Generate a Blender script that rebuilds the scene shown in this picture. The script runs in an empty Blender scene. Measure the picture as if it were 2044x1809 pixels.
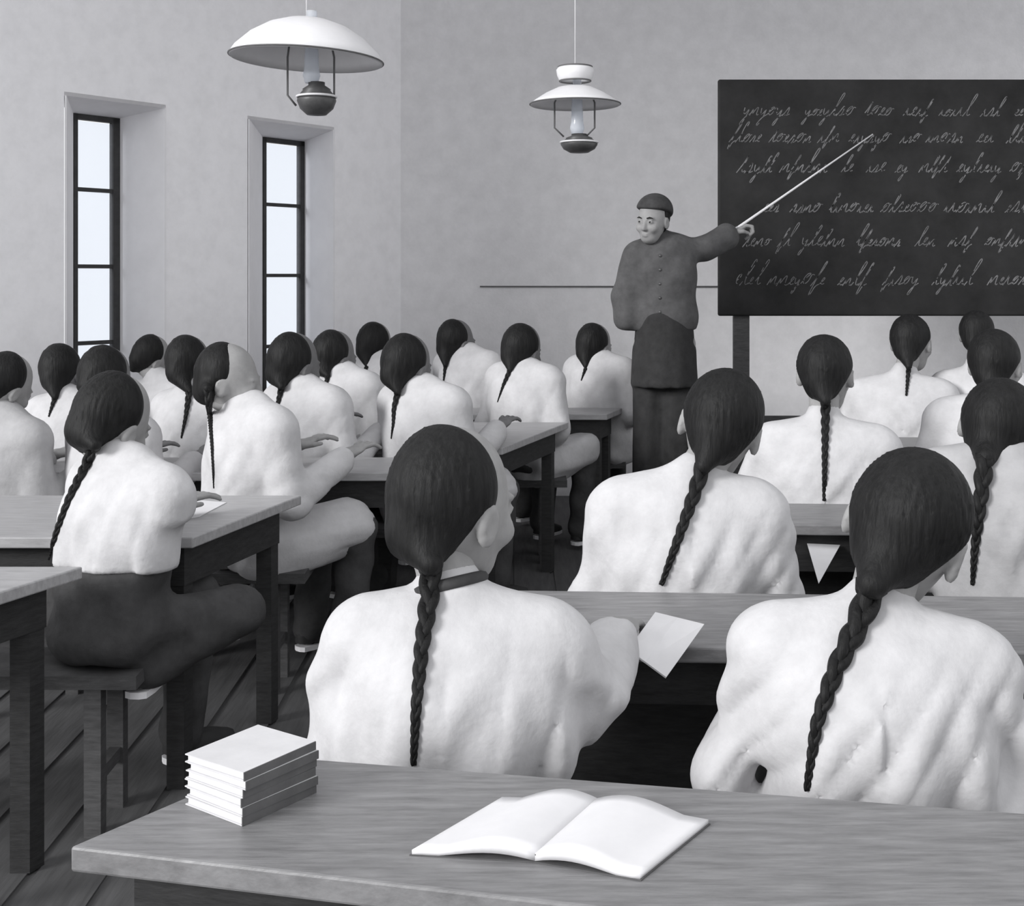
import bpy, math, random
import numpy as np
from mathutils import Vector, Matrix

# ------------------------------------------------------------------ camera
F, CX, HY, CH = 2500.0, 1022.0, 550.0, 1.5      # focal length in px, horizon row, eye height
W, H = 2044.0, 1809.0
scene = bpy.context.scene
C = scene.collection
cam_d = bpy.data.cameras.new('camera')
cam = bpy.data.objects.new('camera', cam_d)
C.objects.link(cam)
cam.location = (0, 0, CH)
cam.rotation_euler = (math.pi / 2, 0, 0)
cam_d.sensor_fit = 'HORIZONTAL'
cam_d.sensor_width = 36.0
cam_d.lens = 36.0 * F / W
cam_d.shift_y = -(H / 2 - HY) / W
cam_d.clip_start = 0.05
scene.camera = cam

# ------------------------------------------------------------------ light
scene.view_settings.view_transform = 'Standard'
scene.view_settings.look = 'None'
scene.view_settings.exposure = 0.40
scene.view_settings.gamma = 1.0
scene.view_settings.use_curve_mapping = False
world = bpy.data.worlds.new('overcast_sky')
scene.world = world
world.use_nodes = True
bgn = world.node_tree.nodes['Background']
bgn.inputs['Color'].default_value = (0.97, 0.98, 1.0, 1)
bgn.inputs['Strength'].default_value = 0.84

# low soft daylight through the open rear-left side of the room
sun_d = bpy.data.lights.new('soft_daylight', 'SUN')
sun_d.energy = 2.25
sun_d.angle = math.radians(18)
sun = bpy.data.objects.new('soft_daylight', sun_d)
C.objects.link(sun)
sun.location = (-3, -4, 4)
sun.rotation_euler = Vector((0.79, 0.60, -0.36)).to_track_quat('-Z', 'Y').to_euler()

# ------------------------------------------------------------------ materials
MATS = {}
def grey(name, v, rough=0.75, var=0.12, scale=18.0, stretch=(1, 1, 1), bump=0.0, bscale=None, spec=0.3, tint=(1.0, 0.99, 1.01)):
    m = bpy.data.materials.new(name); m.use_nodes = True
    nt = m.node_tree; N = nt.nodes; L = nt.links
    b = N['Principled BSDF']
    b.inputs['Roughness'].default_value = rough
    b.inputs['Specular IOR Level'].default_value = spec
    tc = N.new('ShaderNodeTexCoord'); mp = N.new('ShaderNodeMapping')
    mp.inputs['Scale'].default_value = stretch
    L.new(tc.outputs['Object'], mp.inputs['Vector'])
    n = N.new('ShaderNodeTexNoise'); n.inputs['Scale'].default_value = scale
    n.inputs['Detail'].default_value = 6; n.inputs['Roughness'].default_value = 0.65
    L.new(mp.outputs['Vector'], n.inputs['Vector'])
    r = N.new('ShaderNodeValToRGB')
    r.color_ramp.elements[0].position = 0.3; r.color_ramp.elements[1].position = 0.7
    lo, hi = v * (1 - var), min(1.0, v * (1 + var))
    r.color_ramp.elements[0].color = (lo * tint[0], lo * tint[1], lo * tint[2], 1)
    r.color_ramp.elements[1].color = (hi * tint[0], hi * tint[1], hi * tint[2], 1)
    L.new(n.outputs['Fac'], r.inputs['Fac'])
    L.new(r.outputs['Color'], b.inputs['Base Color'])
    if bump:
        n2 = N.new('ShaderNodeTexNoise'); n2.inputs['Scale'].default_value = bscale or scale * 3
        n2.inputs['Detail'].default_value = 4
        L.new(mp.outputs['Vector'], n2.inputs['Vector'])
        bp = N.new('ShaderNodeBump'); bp.inputs['Strength'].default_value = bump
        bp.inputs['Distance'].default_value = 0.01
        L.new(n2.outputs['Fac'], bp.inputs['Height']); L.new(bp.outputs['Normal'], b.inputs['Normal'])
    MATS[name] = m
    return m
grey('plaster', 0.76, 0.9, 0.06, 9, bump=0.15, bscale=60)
grey('plaster_left_lightened', 0.94, 0.9, 0.05, 9, bump=0.15, bscale=60)  # plaster lightened to make up for the sun missing the left wall
grey('plaster_trim', 0.88, 0.85, 0.03, 8)
grey('floor_boards', 0.085, 0.7, 0.25, 6, (6, 0.6, 1), bump=0.1)
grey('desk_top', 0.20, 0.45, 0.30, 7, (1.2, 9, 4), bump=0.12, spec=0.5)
grey('desk_top_sheen', 0.36, 0.4, 0.2, 7, (1.2, 9, 4), bump=0.1, spec=0.5)  # paler desk top, grazing window reflection put into its colour
grey('desk_wood_dark', 0.028, 0.6, 0.35, 9, (2, 2, 10), bump=0.1)
grey('desk_wood_mid', 0.075, 0.6, 0.3, 9, (2, 2, 10), bump=0.1)
grey('frame_dark', 0.045, 0.6, 0.2, 20)
grey('shirt_white', 0.53, 0.9, 0.09, 14, bump=0.25, bscale=35)
grey('shirt_grey', 0.38, 0.9, 0.10, 14, bump=0.25, bscale=35)
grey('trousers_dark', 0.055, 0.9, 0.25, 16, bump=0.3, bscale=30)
grey('trousers_pale', 0.45, 0.9, 0.15, 16, bump=0.3, bscale=30)
grey('jacket_dark', 0.085, 0.9, 0.22, 18, bump=0.3, bscale=30)
grey('robe_black', 0.030, 0.9, 0.25, 18, bump=0.3, bscale=30)
grey('skin', 0.30, 0.65, 0.10, 30, tint=(1.0, 0.99, 0.99))
grey('skin_dark', 0.17, 0.65, 0.12, 30)
grey('hair_black', 0.009, 0.6, 0.5, 60, (1, 1, 0.15), bump=0.35, bscale=120, spec=0.22)
grey('cap_felt', 0.05, 0.9, 0.25, 30)
grey('slate_black', 0.017, 0.75, 0.45, 4, (1, 1, 1), bump=0.1, bscale=40)
grey('chalk', 0.15, 0.95, 0.6, 25)
grey('paper', 0.72, 0.9, 0.03, 20)
grey('book_cover_pale', 0.62, 0.8, 0.06, 20)
grey('book_cover_dark', 0.10, 0.7, 0.2, 20)
grey('enamel_white', 0.74, 0.4, 0.04, 12, spec=0.5)
grey('brass_dark', 0.06, 0.45, 0.3, 25, spec=0.6)
grey('wire_grey', 0.12, 0.5, 0.1, 25)
grey('pointer_wood', 0.75, 0.7, 0.05, 30)
grey('shoe_black', 0.03, 0.7, 0.2, 20)
grey('sole_white', 0.85, 0.9, 0.03, 20)
def glass(name, trans, col=(0.95, 0.97, 1.0)):
    m = bpy.data.materials.new(name); m.use_nodes = True
    nt = m.node_tree; N = nt.nodes; L = nt.links
    for n in list(N): N.remove(n)
    o = N.new('ShaderNodeOutputMaterial'); t = N.new('ShaderNodeBsdfTransparent'); g = N.new('ShaderNodeBsdfPrincipled')
    t.inputs['Color'].default_value = (*col, 1)
    g.inputs['Base Color'].default_value = (0.85, 0.86, 0.88, 1); g.inputs['Roughness'].default_value = 0.08
    mx = N.new('ShaderNodeMixShader'); mx.inputs[0].default_value = 1 - trans
    L.new(t.outputs[0], mx.inputs[1]); L.new(g.outputs[0], mx.inputs[2]); L.new(mx.outputs[0], o.inputs[0])
    MATS[name] = m
glass('window_glass', 0.9)
glass('lamp_glass', 0.65)

# ------------------------------------------------------------------ helpers
def mesh_obj(name, verts, faces, mat, parent=None, smooth=False, loc=None):
    me = bpy.data.meshes.new(name)
    me.from_pydata([tuple(map(float, v)) for v in verts], [], [tuple(int(i) for i in f) for f in faces])
    me.materials.append(MATS[mat])
    if smooth:
        me.polygons.foreach_set('use_smooth', [True] * len(me.polygons))
    me.update()
    o = bpy.data.objects.new(name, me); C.objects.link(o)
    if parent is not None: o.parent = parent
    if loc is not None: o.location = loc
    return o

def empty(name, loc=(0, 0, 0), rz=0.0):
    o = bpy.data.objects.new(name, None); C.objects.link(o)
    o.location = loc; o.rotation_euler = (0, 0, rz); o.empty_display_size = 0.1
    return o

def tag(o, label, cat, group=None):
    o['label'] = label; o['category'] = cat
    if group: o['group'] = group
    return o

def struct(o):
    o['kind'] = 'structure'; return o

class MB:
    def __init__(s): s.v = []; s.f = []
    def add(s, V, Fc):
        n = len(s.v); s.v += [tuple(v) for v in V]; s.f += [tuple(i + n for i in f) for f in Fc]; return s
    def box(s, c, d, M=None):
        x, y, z = d[0] / 2, d[1] / 2, d[2] / 2
        V = [Vector((sx * x, sy * y, sz * z)) for sx in (-1, 1) for sy in (-1, 1) for sz in (-1, 1)]
        if M is not None: V = [M @ v for v in V]
        V = [v + Vector(c) for v in V]
        return s.add(V, [(0, 1, 3, 2), (4, 6, 7, 5), (0, 4, 5, 1), (2, 3, 7, 6), (0, 2, 6, 4), (1, 5, 7, 3)])
    def prism(s, poly, z0, z1):
        n = len(poly)
        V = [(p[0], p[1], z0) for p in poly] + [(p[0], p[1], z1) for p in poly]
        Fc = [tuple(range(n - 1, -1, -1)), tuple(range(n, 2 * n))]
        Fc += [(i, (i + 1) % n, n + (i + 1) % n, n + i) for i in range(n)]
        return s.add(V, Fc)
    def tube(s, pts, rad, n=8, cap=True):
        pts = [Vector(p) for p in pts]
        if not hasattr(rad, '__len__'): rad = [rad] * len(pts)
        V = []; Fc = []; prev = None
        for i, p in enumerate(pts):
            t = (pts[min(i + 1, len(pts) - 1)] - pts[max(i - 1, 0)])
            t = t.normalized() if t.length > 1e-9 else Vector((0, 0, 1))
            a = prev if prev is not None else (Vector((0, 0, 1)) if abs(t.z) < 0.9 else Vector((1, 0, 0)))
            u = (a - t * a.dot(t)).normalized(); w = t.cross(u); prev = u
            for k in range(n):
                an = 2 * math.pi * k / n
                V.append(p + (u * math.cos(an) + w * math.sin(an)) * rad[i])
        m = len(pts)
        for i in range(m - 1):
            for k in range(n):
                Fc.append((i * n + k, i * n + (k + 1) % n, (i + 1) * n + (k + 1) % n, (i + 1) * n + k))
        if cap:
            Fc.append(tuple(range(n - 1, -1, -1))); Fc.append(tuple(range((m - 1) * n, m * n)))
        return s.add(V, Fc)
    def lathe(s, prof, n=40, c=(0, 0, 0), M=None, closed=False):
        V = []; m = len(prof)
        for r, z in prof:
            for k in range(n):
                a = 2 * math.pi * k / n
                v = Vector((r * math.cos(a), r * math.sin(a), z))
                if M is not None: v = M @ v
                V.append(v + Vector(c))
        Fc = []
        for i in range(m if closed else m - 1):
            j = (i + 1) % m
            for k in range(n):
                Fc.append((i * n + k, i * n + (k + 1) % n, j * n + (k + 1) % n, j * n + k))
        return s.add(V, Fc)
    def build(s, name, mat, parent=None, smooth=False):
        return mesh_obj(name, s.v, s.f, mat, parent, smooth)

def at(px, py, z):
    sc = (py - HY) / (CH - z)
    return Vector(((px - CX) / sc, F / sc, z))
def at_y(px, py, Y):
    return Vector(((px - CX) * Y / F, Y, CH - (py - HY) * Y / F))

# ------------------------------------------------------------------ implicit surfaces
def sd_cone(P, a, b, ra, rb):
    a = np.array(a, float); ba = np.array(b, float) - a
    t = np.clip(((P - a) @ ba) / max(ba @ ba, 1e-9), 0, 1)
    return np.linalg.norm(P - a - t[..., None] * ba, axis=-1) - (ra + (rb - ra) * t)
def sd_ell(P, c, r, R=None):
    q = P - np.array(c, float)
    if R is not None: q = q @ R
    r = np.array(r, float)
    k0 = np.linalg.norm(q / r, axis=-1); k1 = np.linalg.norm(q / (r * r), axis=-1)
    return np.where(k1 > 1e-6, k0 * (k0 - 1) / np.maximum(k1, 1e-6), -r.min())
def smin(a, b, k):
    if k <= 0: return np.minimum(a, b)
    h = np.clip(0.5 + 0.5 * (b - a) / k, 0, 1)
    return b + (a - b) * h - k * h * (1 - h)
def smax(a, b, k): return -smin(-a, -b, k)

def surface_nets(fn, lo, hi, h):
    lo = np.array(lo, float); hi = np.array(hi, float)
    n = np.maximum(np.ceil((hi - lo) / h).astype(int) + 1, 3)
    ax = [lo[i] + h * np.arange(n[i]) for i in range(3)]
    G = np.stack(np.meshgrid(*ax, indexing='ij'), -1)
    V = fn(G.reshape(-1, 3)).reshape(n)
    S = V < 0
    cs = n - 1
    cnt = np.zeros(cs); pos = np.zeros((*cs, 3))
    corners = [(i, j, k) for i in (0, 1) for j in (0, 1) for k in (0, 1)]
    def sl(c): return tuple(slice(c[a], c[a] + cs[a]) for a in range(3))
    for c in corners:
        for a in range(3):
            if c[a]: continue
            d = list(c); d[a] = 1
            va, vb = V[sl(c)], V[sl(d)]
            m = (va < 0) != (vb < 0)
            t = np.where(m, va / np.where(m, va - vb, 1), 0)
            cnt += m
            for b in range(3):
                pos[..., b] += m * (c[b] + (t if b == a else 0))
    act = cnt > 0
    idx = -np.ones(cs, int); idx[act] = np.arange(act.sum())
    I = np.stack(np.nonzero(act), -1)
    verts = lo + h * (I + pos[act] / cnt[act][:, None])
    faces = []
    for a in range(3):
        b, c = (a + 1) % 3, (a + 2) % 3
        s0 = [slice(None)] * 3; s1 = [slice(None)] * 3
        s0[a] = slice(0, n[a] - 1); s1[a] = slice(1, n[a])
        A, B = S[tuple(s0)], S[tuple(s1)]
        E = np.stack(np.nonzero(A != B), -1)
        E = E[(E[:, b] > 0) & (E[:, c] > 0) & (E[:, b] < n[b] - 1) & (E[:, c] < n[c] - 1)]
        if len(E) == 0: continue
        eb = np.eye(3, dtype=int)[b]; ec = np.eye(3, dtype=int)[c]
        q = np.stack([idx[tuple((E - eb - ec).T)], idx[tuple((E - ec).T)], idx[tuple(E.T)], idx[tuple((E - eb).T)]], -1)
        flip = ~A[tuple(E.T)]
        q[flip] = q[flip][:, ::-1]
        faces.append(q)
    return verts, (np.concatenate(faces) if faces else np.zeros((0, 4), int))

def join(parts):
    V = []; Fc = []; n = 0
    for v, f in parts:
        V.append(v); Fc.append(f + n); n += len(v)
    return np.concatenate(V), np.concatenate(Fc)

def np_obj(name, v, f, mat, parent=None, smooth=True):
    me = bpy.data.meshes.new(name)
    nv, nf = len(v), len(f)
    me.vertices.add(nv); me.vertices.foreach_set('co', np.ascontiguousarray(v, dtype=np.float32).ravel())
    me.loops.add(nf * 4); me.loops.foreach_set('vertex_index', np.ascontiguousarray(f, dtype=np.int32).ravel())
    me.polygons.add(nf)
    me.polygons.foreach_set('loop_start', np.arange(0, nf * 4, 4, dtype=np.int32))
    me.polygons.foreach_set('use_smooth', np.ones(nf, dtype=bool))
    me.update(calc_edges=True); me.validate()
    me.materials.append(MATS[mat])
    o = bpy.data.objects.new(name, me); C.objects.link(o)
    if parent is not None: o.parent = parent
    return o

# ------------------------------------------------------------------ room shell
WP1, WDIR = Vector((-2.2, 6.61, 0)), Vector((0.602, 0.798, 0)).normalized()
WN = Vector((-WDIR.y, WDIR.x, 0))                   # outward
CORNER_U = 2.40
ZTOP = 4.4
def wall_u(px, off=0.0):
    """distance along the left wall where the sight line of a picture column crosses the plane set OFF outward"""
    k = (px - CX) / F
    p = WP1 + WN * off
    return -(p.x - k * p.y) / (WDIR.x - k * WDIR.y)
def wp(u, off, z): 
    p = WP1 + WDIR * u + WN * off
    return Vector((p.x, p.y, z))
uc = wall_u(800)
corner = wp(uc, 0, 0)
FRONT_Y = corner.y
T = 0.33
WIN = []
for (i0, i1, p0, p1, ztop_i, ztop_p, bars) in (
        (128, 331, 146, 236, 2.43, 2.39, (380, 532)),
        (494, 667, 524, 606, 2.43, 2.38, (410, 550))):
    WIN.append(dict(i0=wall_u(i0), i1=wall_u(i1), p0=wall_u(p0, T), p1=wall_u(p1, T), zi=ztop_i, zp=ztop_p, bars=bars, pc=(p0 + p1) / 2))
ZS = 0.66
# left wall, built of solid blocks round the two splayed window openings
m = MB()
def wall_block(u0, u1, z0, z1, v0=None, v1=None):
    """block from inner face u0..u1 to outer face v0..v1"""
    v0 = u0 if v0 is None else v0; v1 = u1 if v1 is None else v1
    poly = [wp(u0, 0, 0), wp(u1, 0, 0), wp(v1, T + .08, 0), wp(v0, T + .08, 0)]
    m.prism(poly, z0, z1)
US = -2.0
edges = [US] + [x for w in WIN for x in (w['i0'], w['i1'])] + [uc]
oedges = [US] + [x for w in WIN for x in (w['p0'] - .03, w['p1'] + .03)] + [uc + 0.3]
for k in range(0, len(edges), 2):
    wall_block(edges[k], edges[k + 1], 0, ZTOP, oedges[k], oedges[k + 1])
for w in WIN:
    wall_block(w['i0'], w['i1'], w['zi'], ZTOP, w['p0'] - .03, w['p1'] + .03)
    wall_block(w['i0'], w['i1'], 0, ZS, w['p0'] - .03, w['p1'] + .03)
struct(m.build('wall_left', 'plaster_left_lightened'))
# front wall
m = MB()
m.prism([(corner.x, FRONT_Y), (6.5, FRONT_Y), (6.5, FRONT_Y + .3), (corner.x - .1, FRONT_Y + .3)], 0, ZTOP)
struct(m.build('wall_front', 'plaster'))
# dado rail on the front wall
m = MB(); x0 = (958 - CX) * FRONT_Y / F
m.box(((x0 + 6.4) / 2, FRONT_Y - .006, CH - (572 - HY) * FRONT_Y / F), (6.4 - x0, .012, .009))
struct(m.build('trim_1', 'wire_grey'))
# floor
m = MB(); m.box((0.5, 3.4, -0.05), (13, 12.5, .1)); fl = struct(m.build('floor', 'floor_boards'))
fb = MB(); fb.box((0, 0, 0), (0.178, 11.8, .012)); fb_o = None
for k in range(44):
    x = -4.5 + k * 0.2
    # boards run from the rear to the front wall
    if fb_o is None:
        fb_o = fb.build('floor_board', 'floor_boards', fl); b = fb_o
    else:
        b = fb_o.copy(); C.objects.link(b)
    b.location = (x, 2.55, 0.0)
# ceiling
m = MB(); m.prism([(-3.6, 4.75), (6.5, 4.75), (6.5, FRONT_Y + .3), (corner.x - .2, FRONT_Y + .3)], ZTOP, ZTOP + .15)
struct(m.build('ceiling', 'plaster'))
# windows: reveal lining, frame, bars, panes
for n_, w in enumerate(WIN):
    root = struct(empty('window_%d' % (n_ + 1), wp(w['p0'], T, ZS)))
    off = Vector(root.location)
    def strip(name, mat, u0, u1, z0, z1, o0, o1):
        mm = MB(); mm.prism([wp(u0, o0, 0) - Vector((off.x, off.y, 0)), wp(u1, o0, 0) - Vector((off.x, off.y, 0)),
                             wp(u1, o1, 0) - Vector((off.x, off.y, 0)), wp(u0, o1, 0) - Vector((off.x, off.y, 0))], z0 - off.z, z1 - off.z)
        return mm.build(name, mat, root)
    # pale reveal boards lining the splay
    for (ui, up, s) in ((w['i0'], w['p0'], 1), (w['i1'], w['p1'], -1)):
        mm = MB(); e = .012 * s
        pl = [wp(ui, -.004, 0), wp(ui + e, -.004, 0), wp(up + e * .2, T, 0), wp(up - e, T, 0)]
        mm.prism([p - Vector((off.x, off.y, 0)) for p in (pl if s > 0 else pl[::-1])], 0, w['zi'] - off.z)
        mm.build('reveal_lining', 'plaster_trim', root)
    mm = MB()
    lo_ = Vector((off.x, off.y, 0))
    a = [wp(w['i0'], 0, 0) - lo_, wp(w['i1'], 0, 0) - lo_, wp(w['p1'], T, 0) - lo_, wp(w['p0'], T, 0) - lo_]
    zz = [w['zi'] - off.z, w['zi'] - off.z, w['zp'] - off.z, w['zp'] - off.z]
    V = [Vector((p.x, p.y, z)) for p, z in zip(a, zz)] + [Vector((p.x, p.y, w['zi'] - off.z + .02)) for p in a]
    mm.add(V, [(0, 1, 2, 3), (7, 6, 5, 4), (0, 4, 5, 1), (1, 5, 6, 2), (2, 6, 7, 3), (3, 7, 4, 0)])
    mm.build('reveal_lining', 'plaster_trim', root)
    mm = MB(); mm.prism([p for p in a], -.03, 0); mm.build('window_sill', 'plaster_trim', root)
    s1, s2, st = .020, .044, .030
    strip('stile', 'frame_dark', w['p0'] - .005, w['p0'] + s1, ZS, w['zp'], T - .016, T + .02)
    strip('stile', 'frame_dark', w['p1'] - s2, w['p1'] + .004, ZS, w['zp'], T - .016, T + .02)
    strip('rail', 'frame_dark', w['p0'], w['p1'], w['zp'] - st, w['zp'], T - .016, T + .02)
    strip('rail', 'frame_dark', w['p0'], w['p1'], ZS, ZS + .05, T - .016, T + .02)
    pcen = wp((w['p0'] + w['p1']) / 2, T, 0)
    zb = [CH - (y - HY) * pcen.y / F for y in w['bars']]
    d = zb[0] - zb[1]; zb.append(zb[1] - d); zb = [z for z in zb if z > ZS + .1]
    for z in zb:
        strip('glazing_bar', 'frame_dark', w['p0'] + s1 * .6, w['p1'] - s2 * .6, z - .011, z + .011, T - .012, T + .012)
    lim = [w['zp'] - st] + zb + [ZS + .05]
    for i in range(len(lim) - 1):
        strip('pane', 'window_glass', w['p0'] + s1 * .7, w['p1'] - s2 * .7, lim[i + 1] + .006, lim[i] - .006, T - .004, T + .002)

# ------------------------------------------------------------------ desks and benches
def inset(poly, d):
    c = sum((Vector((p[0], p[1])) for p in poly), Vector((0, 0))) / len(poly)
    n = len(poly); out = []
    for i in range(n):
        a, b, e = [Vector((poly[j % n][0], poly[j % n][1])) for j in (i - 1, i, i + 1)]
        d1 = (b - a).normalized(); d2 = (e - b).normalized()
        n1 = Vector((-d1.y, d1.x)); n2 = Vector((-d2.y, d2.x))
        k = (n1 + n2); k = k / max(k.length_squared / 2, .2)
        out.append(b + k * d)
    return out

def desk(label, corners, top='desk_top', wood='desk_wood_dark', z=0.75, th=0.032, ap=0.10, panel=False, leg=0.05, ins=0.05, group=None):
    """corners: near-left, near-right, far-right, far-left of the top, as seen from above (anticlockwise)"""
    c = sum((Vector((p[0], p[1], 0)) for p in corners), Vector()) / 4
    root = tag(empty('school_desk', (c.x, c.y, 0)), label, 'desk', group)
    P = [Vector((p[0] - c.x, p[1] - c.y)) for p in corners]
    m = MB(); m.prism(P, z - th, z)
    o = m.build('desktop', top, root)
    bv = o.modifiers.new('edge', 'BEVEL'); bv.width = .004; bv.segments = 2
    I = inset(P, ins); J = inset(P, ins + .02)
    for k in range(4):
        a, b, c2, d = I[k], I[(k + 1) % 4], J[(k + 1) % 4], J[k]
        m = MB(); m.prism([a, b, c2, d], z - th - ap, z - th + .001)
        m.build('apron', wood, root)
    L0 = inset(P, ins + .003)
    for k in range(4):
        q = L0[k]; e1 = (L0[(k + 1) % 4] - q).normalized() * leg; e2 = (L0[k - 1] - q).normalized() * leg
        m = MB(); m.prism([q, q + e1, q + e1 + e2, q + e2], 0.006, z - th + .0)
        m.build('leg', wood, root)
    if panel:
        a, b = J[2], J[3]
        nrm = (inset(P, ins + .04)[2] - a)
        m = MB(); m.prism([a, b, inset(P, ins + .035)[3], inset(P, ins + .035)[2]], .12, z - th - .02)
        m.build('shade_panel', wood, root)  # added dark panel that stands in for the shade under the desk
    return root

def bench(label, x0, x1, y, yaw=0.0, depth=0.26, z=0.44, wood='desk_wood_mid'):
    cx = (x0 + x1) / 2
    root = tag(empty('bench', (cx, y, 0), yaw), label, 'bench')
    m = MB(); m.box((0, 0, z - .018), (x1 - x0, depth, .036)); m.build('seat', wood, root)
    for sx in (-1, 1):
        for sy in (-1, 1):
            m = MB(); m.box((sx * ((x1 - x0) / 2 - .12), sy * (depth / 2 - .035), (z - .036) / 2 + .003), (.045, .045, z - .042)); m.build('leg', wood, root)
        m = MB(); m.box((sx * ((x1 - x0) / 2 - .12), 0, .16), (.03, depth - .1, .035)); m.build('stretcher', wood, root)
    return root

ZD = 0.75
def quad(nl, nr, fr, fl): return [at(*nl, ZD), at(*nr, ZD), at(*fr, ZD), at(*fl, ZD)]
desk('near grey desk carrying the open book and the stack of books', quad((140, 1690), (2500, 1962), (2400, 1650), (560, 1510)), ap=.12, th=.034, ins=.045)
desk('desk in front of the two nearest pupils, an open booklet above it', quad((850, 1285), (2500, 1310), (2300, 1195), (940, 1177)), panel=True)
desk('desk with the small pointed paper, behind the second pupil row on the right', quad((1350, 1045), (2400, 1056), (2300, 1012), (1390, 1003)), panel=True, ap=.12)
desk('right block desk in the third row, below the round-headed pupil', quad((1640, 915), (2400, 922), (2300, 876), (1690, 872)), panel=True)
desk('right block desk in the front row, nearest the blackboard', quad((1795, 851), (2300, 854), (2280, 837), (1805, 836)), panel=True)
def ldesk(label, nr, fr, width, **kw):
    a, b = at(*nr, ZD), at(*fr, ZD)
    return desk(label, [a - Vector((width, 0, 0)), a, b, b - Vector((width, 0, 0))], **kw)
ldesk('desk cut off by the left picture edge, behind the largest left pupil', (-130, 1222), (165, 1131), 0.9, top='desk_top_sheen', ap=.11)
ldesk('pale-topped desk with a loose white sheet, right of the largest left pupil', (385, 1073), (602, 989), 1.15, top='desk_top_sheen', ap=.12)
ldesk('desk in the middle of the left block, behind the nearest pupil\'s head', (880, 944), (952, 913), 2.3, top='desk_top_sheen', ap=.11)
ldesk('long desk end in the left block just right of the nearest pupil\'s head', (1003, 894), (1135, 843), 0.62, top='desk_top_sheen', ap=.11)
desk('desk of the third left row below the second window', [Vector((-2.2, 5.47, 0)), Vector((-.80, 5.47, 0)), Vector((-.72, 5.95, 0)), Vector((-2.2, 5.95, 0))], top='desk_top_sheen', ap=.11)
ldesk('fourth desk of the left block, before the pupil next to the teacher', (1212, 827), (1243, 814), 1.8, top='desk_top_sheen', ap=.11)
ldesk('farthest desk of the left block, ending beside the teacher\'s legs', (1228, 803), (1246, 794), 1.3, top='desk_top_sheen', ap=.11)

# ------------------------------------------------------------------ people
def rotm(yaw=0, pitch=0, roll=0):
    """yaw + = to the person's left, pitch + = chin down, roll + = towards the right shoulder (radians)"""
    return np.array((Matrix.Rotation(yaw, 3, 'Z') @ Matrix.Rotation(-pitch, 3, 'X') @ Matrix.Rotation(roll, 3, 'Y')))

def head_base(P):
    d = sd_ell(P, (0, -.012, .022), (.079, .097, .100))
    d = smin(d, sd_ell(P, (0, .026, -.036), (.062, .069, .084)), .035)
    d = smin(d, sd_ell(P, (0, .045, -.092), (.040, .042, .030)), .03)
    return d
def head_fn(P):
    d = head_base(P)
    for s in (-1, 1):
        d = smax(d, -sd_ell(P, (s * .032, .104, .002), (.019, .016, .011)), .012)       # eye sockets
        d = smin(d, sd_ell(P, (s * .032, .088, .000), (.014, .012, .009)), .006)        # lids
        d = smin(d, sd_cone(P, (s * .016, .094, .020), (s * .046, .084, .020), .006, .005), .012)  # brow
        ear = sd_ell(P, (s * .083, -.006, -.014), (.011, .022, .034))
        ear = smax(ear, -sd_ell(P, (s * .094, -.002, -.010), (.008, .012, .020)), .006)
        d = smin(d, ear, .008)
        d = smin(d, sd_ell(P, (s * .040, .072, -.034), (.024, .022, .022)), .02)        # cheeks
    d = smin(d, sd_cone(P, (0, .092, .006), (0, .110, -.034), .008, .013), .014)
    for s in (-1, 1): d = smin(d, sd_ell(P, (s * .011, .100, -.038), (.008, .010, .008)), .006)
    d = smin(d, sd_ell(P, (0, .092, -.062), (.022, .010, .006)), .006)
    d = smin(d, sd_ell(P, (0, .091, -.074), (.019, .010, .007)), .006)
    return d
def hair_fn(P):
    tear = sd_cone(P, (0, -.052, .028), (0, -.080, -.100), .100, .036)
    fl = .0016 * np.sin(np.arctan2(P[:, 0], -P[:, 1]) * 46 + 6 * np.sin(P[:, 2] * 20))
    return smax(head_base(P) - .011 + fl, tear, .012)
def crop_fn(P):      # the teacher's short hair under the cap
    d = smax(head_base(P) - .008, sd_ell(P, (0, -.05, .02), (.105, .085, .11)), .01)
    return d
HEAD = surface_nets(head_fn, (-.11, -.13, -.20), (.11, .14, .14), .0065)
HEAD_LO = surface_nets(head_fn, (-.11, -.13, -.20), (.11, .14, .14), .010)
def hand_fn(grip):
    def fn(P):
        d = sd_ell(P, (0, .043, 0), (.038, .050, .015))
        d = smin(d, sd_cone(P, (0, -.05, 0), (0, .01, 0), .025, .022), .02)
        for x, l in ((-.029, .055), (-.010, .068), (.010, .073), (.029, .064)):
            a = np.array((x, .082, .002))
            if grip: b = a + np.array((x * .1, .024, -.020)); c = b + np.array((0, -.012, -.026)); e = c + np.array((0, -.022, -.004))
            else: b = a + np.array((x * .25, l * .52, -.004)); c = b + np.array((x * .1, l * .34, -.014)); e = c + np.array((0, l * .2, -.012))
            d = smin(d, sd_cone(P, a, b, .0092, .0085), .008)
            d = smin(d, sd_cone(P, b, c, .0085, .0078), .002); d = smin(d, sd_cone(P, c, e, .0078, .0068), .002)
        a = np.array((.030, .018, -.002))
        if grip: b = (.046, .045, -.018); c = (.030, .070, -.036)
        else: b = (.052, .046, -.006); c = (.058, .076, -.012)
        d = smin(d, sd_cone(P, a, b, .013, .011), .010); d = smin(d, sd_cone(P, b, c, .011, .008), .002)
        return d
    return fn
HANDS = {g: surface_nets(hand_fn(g), (-.07, -.08, -.07), (.09, .20, .04), .0055) for g in (False, True)}

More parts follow.
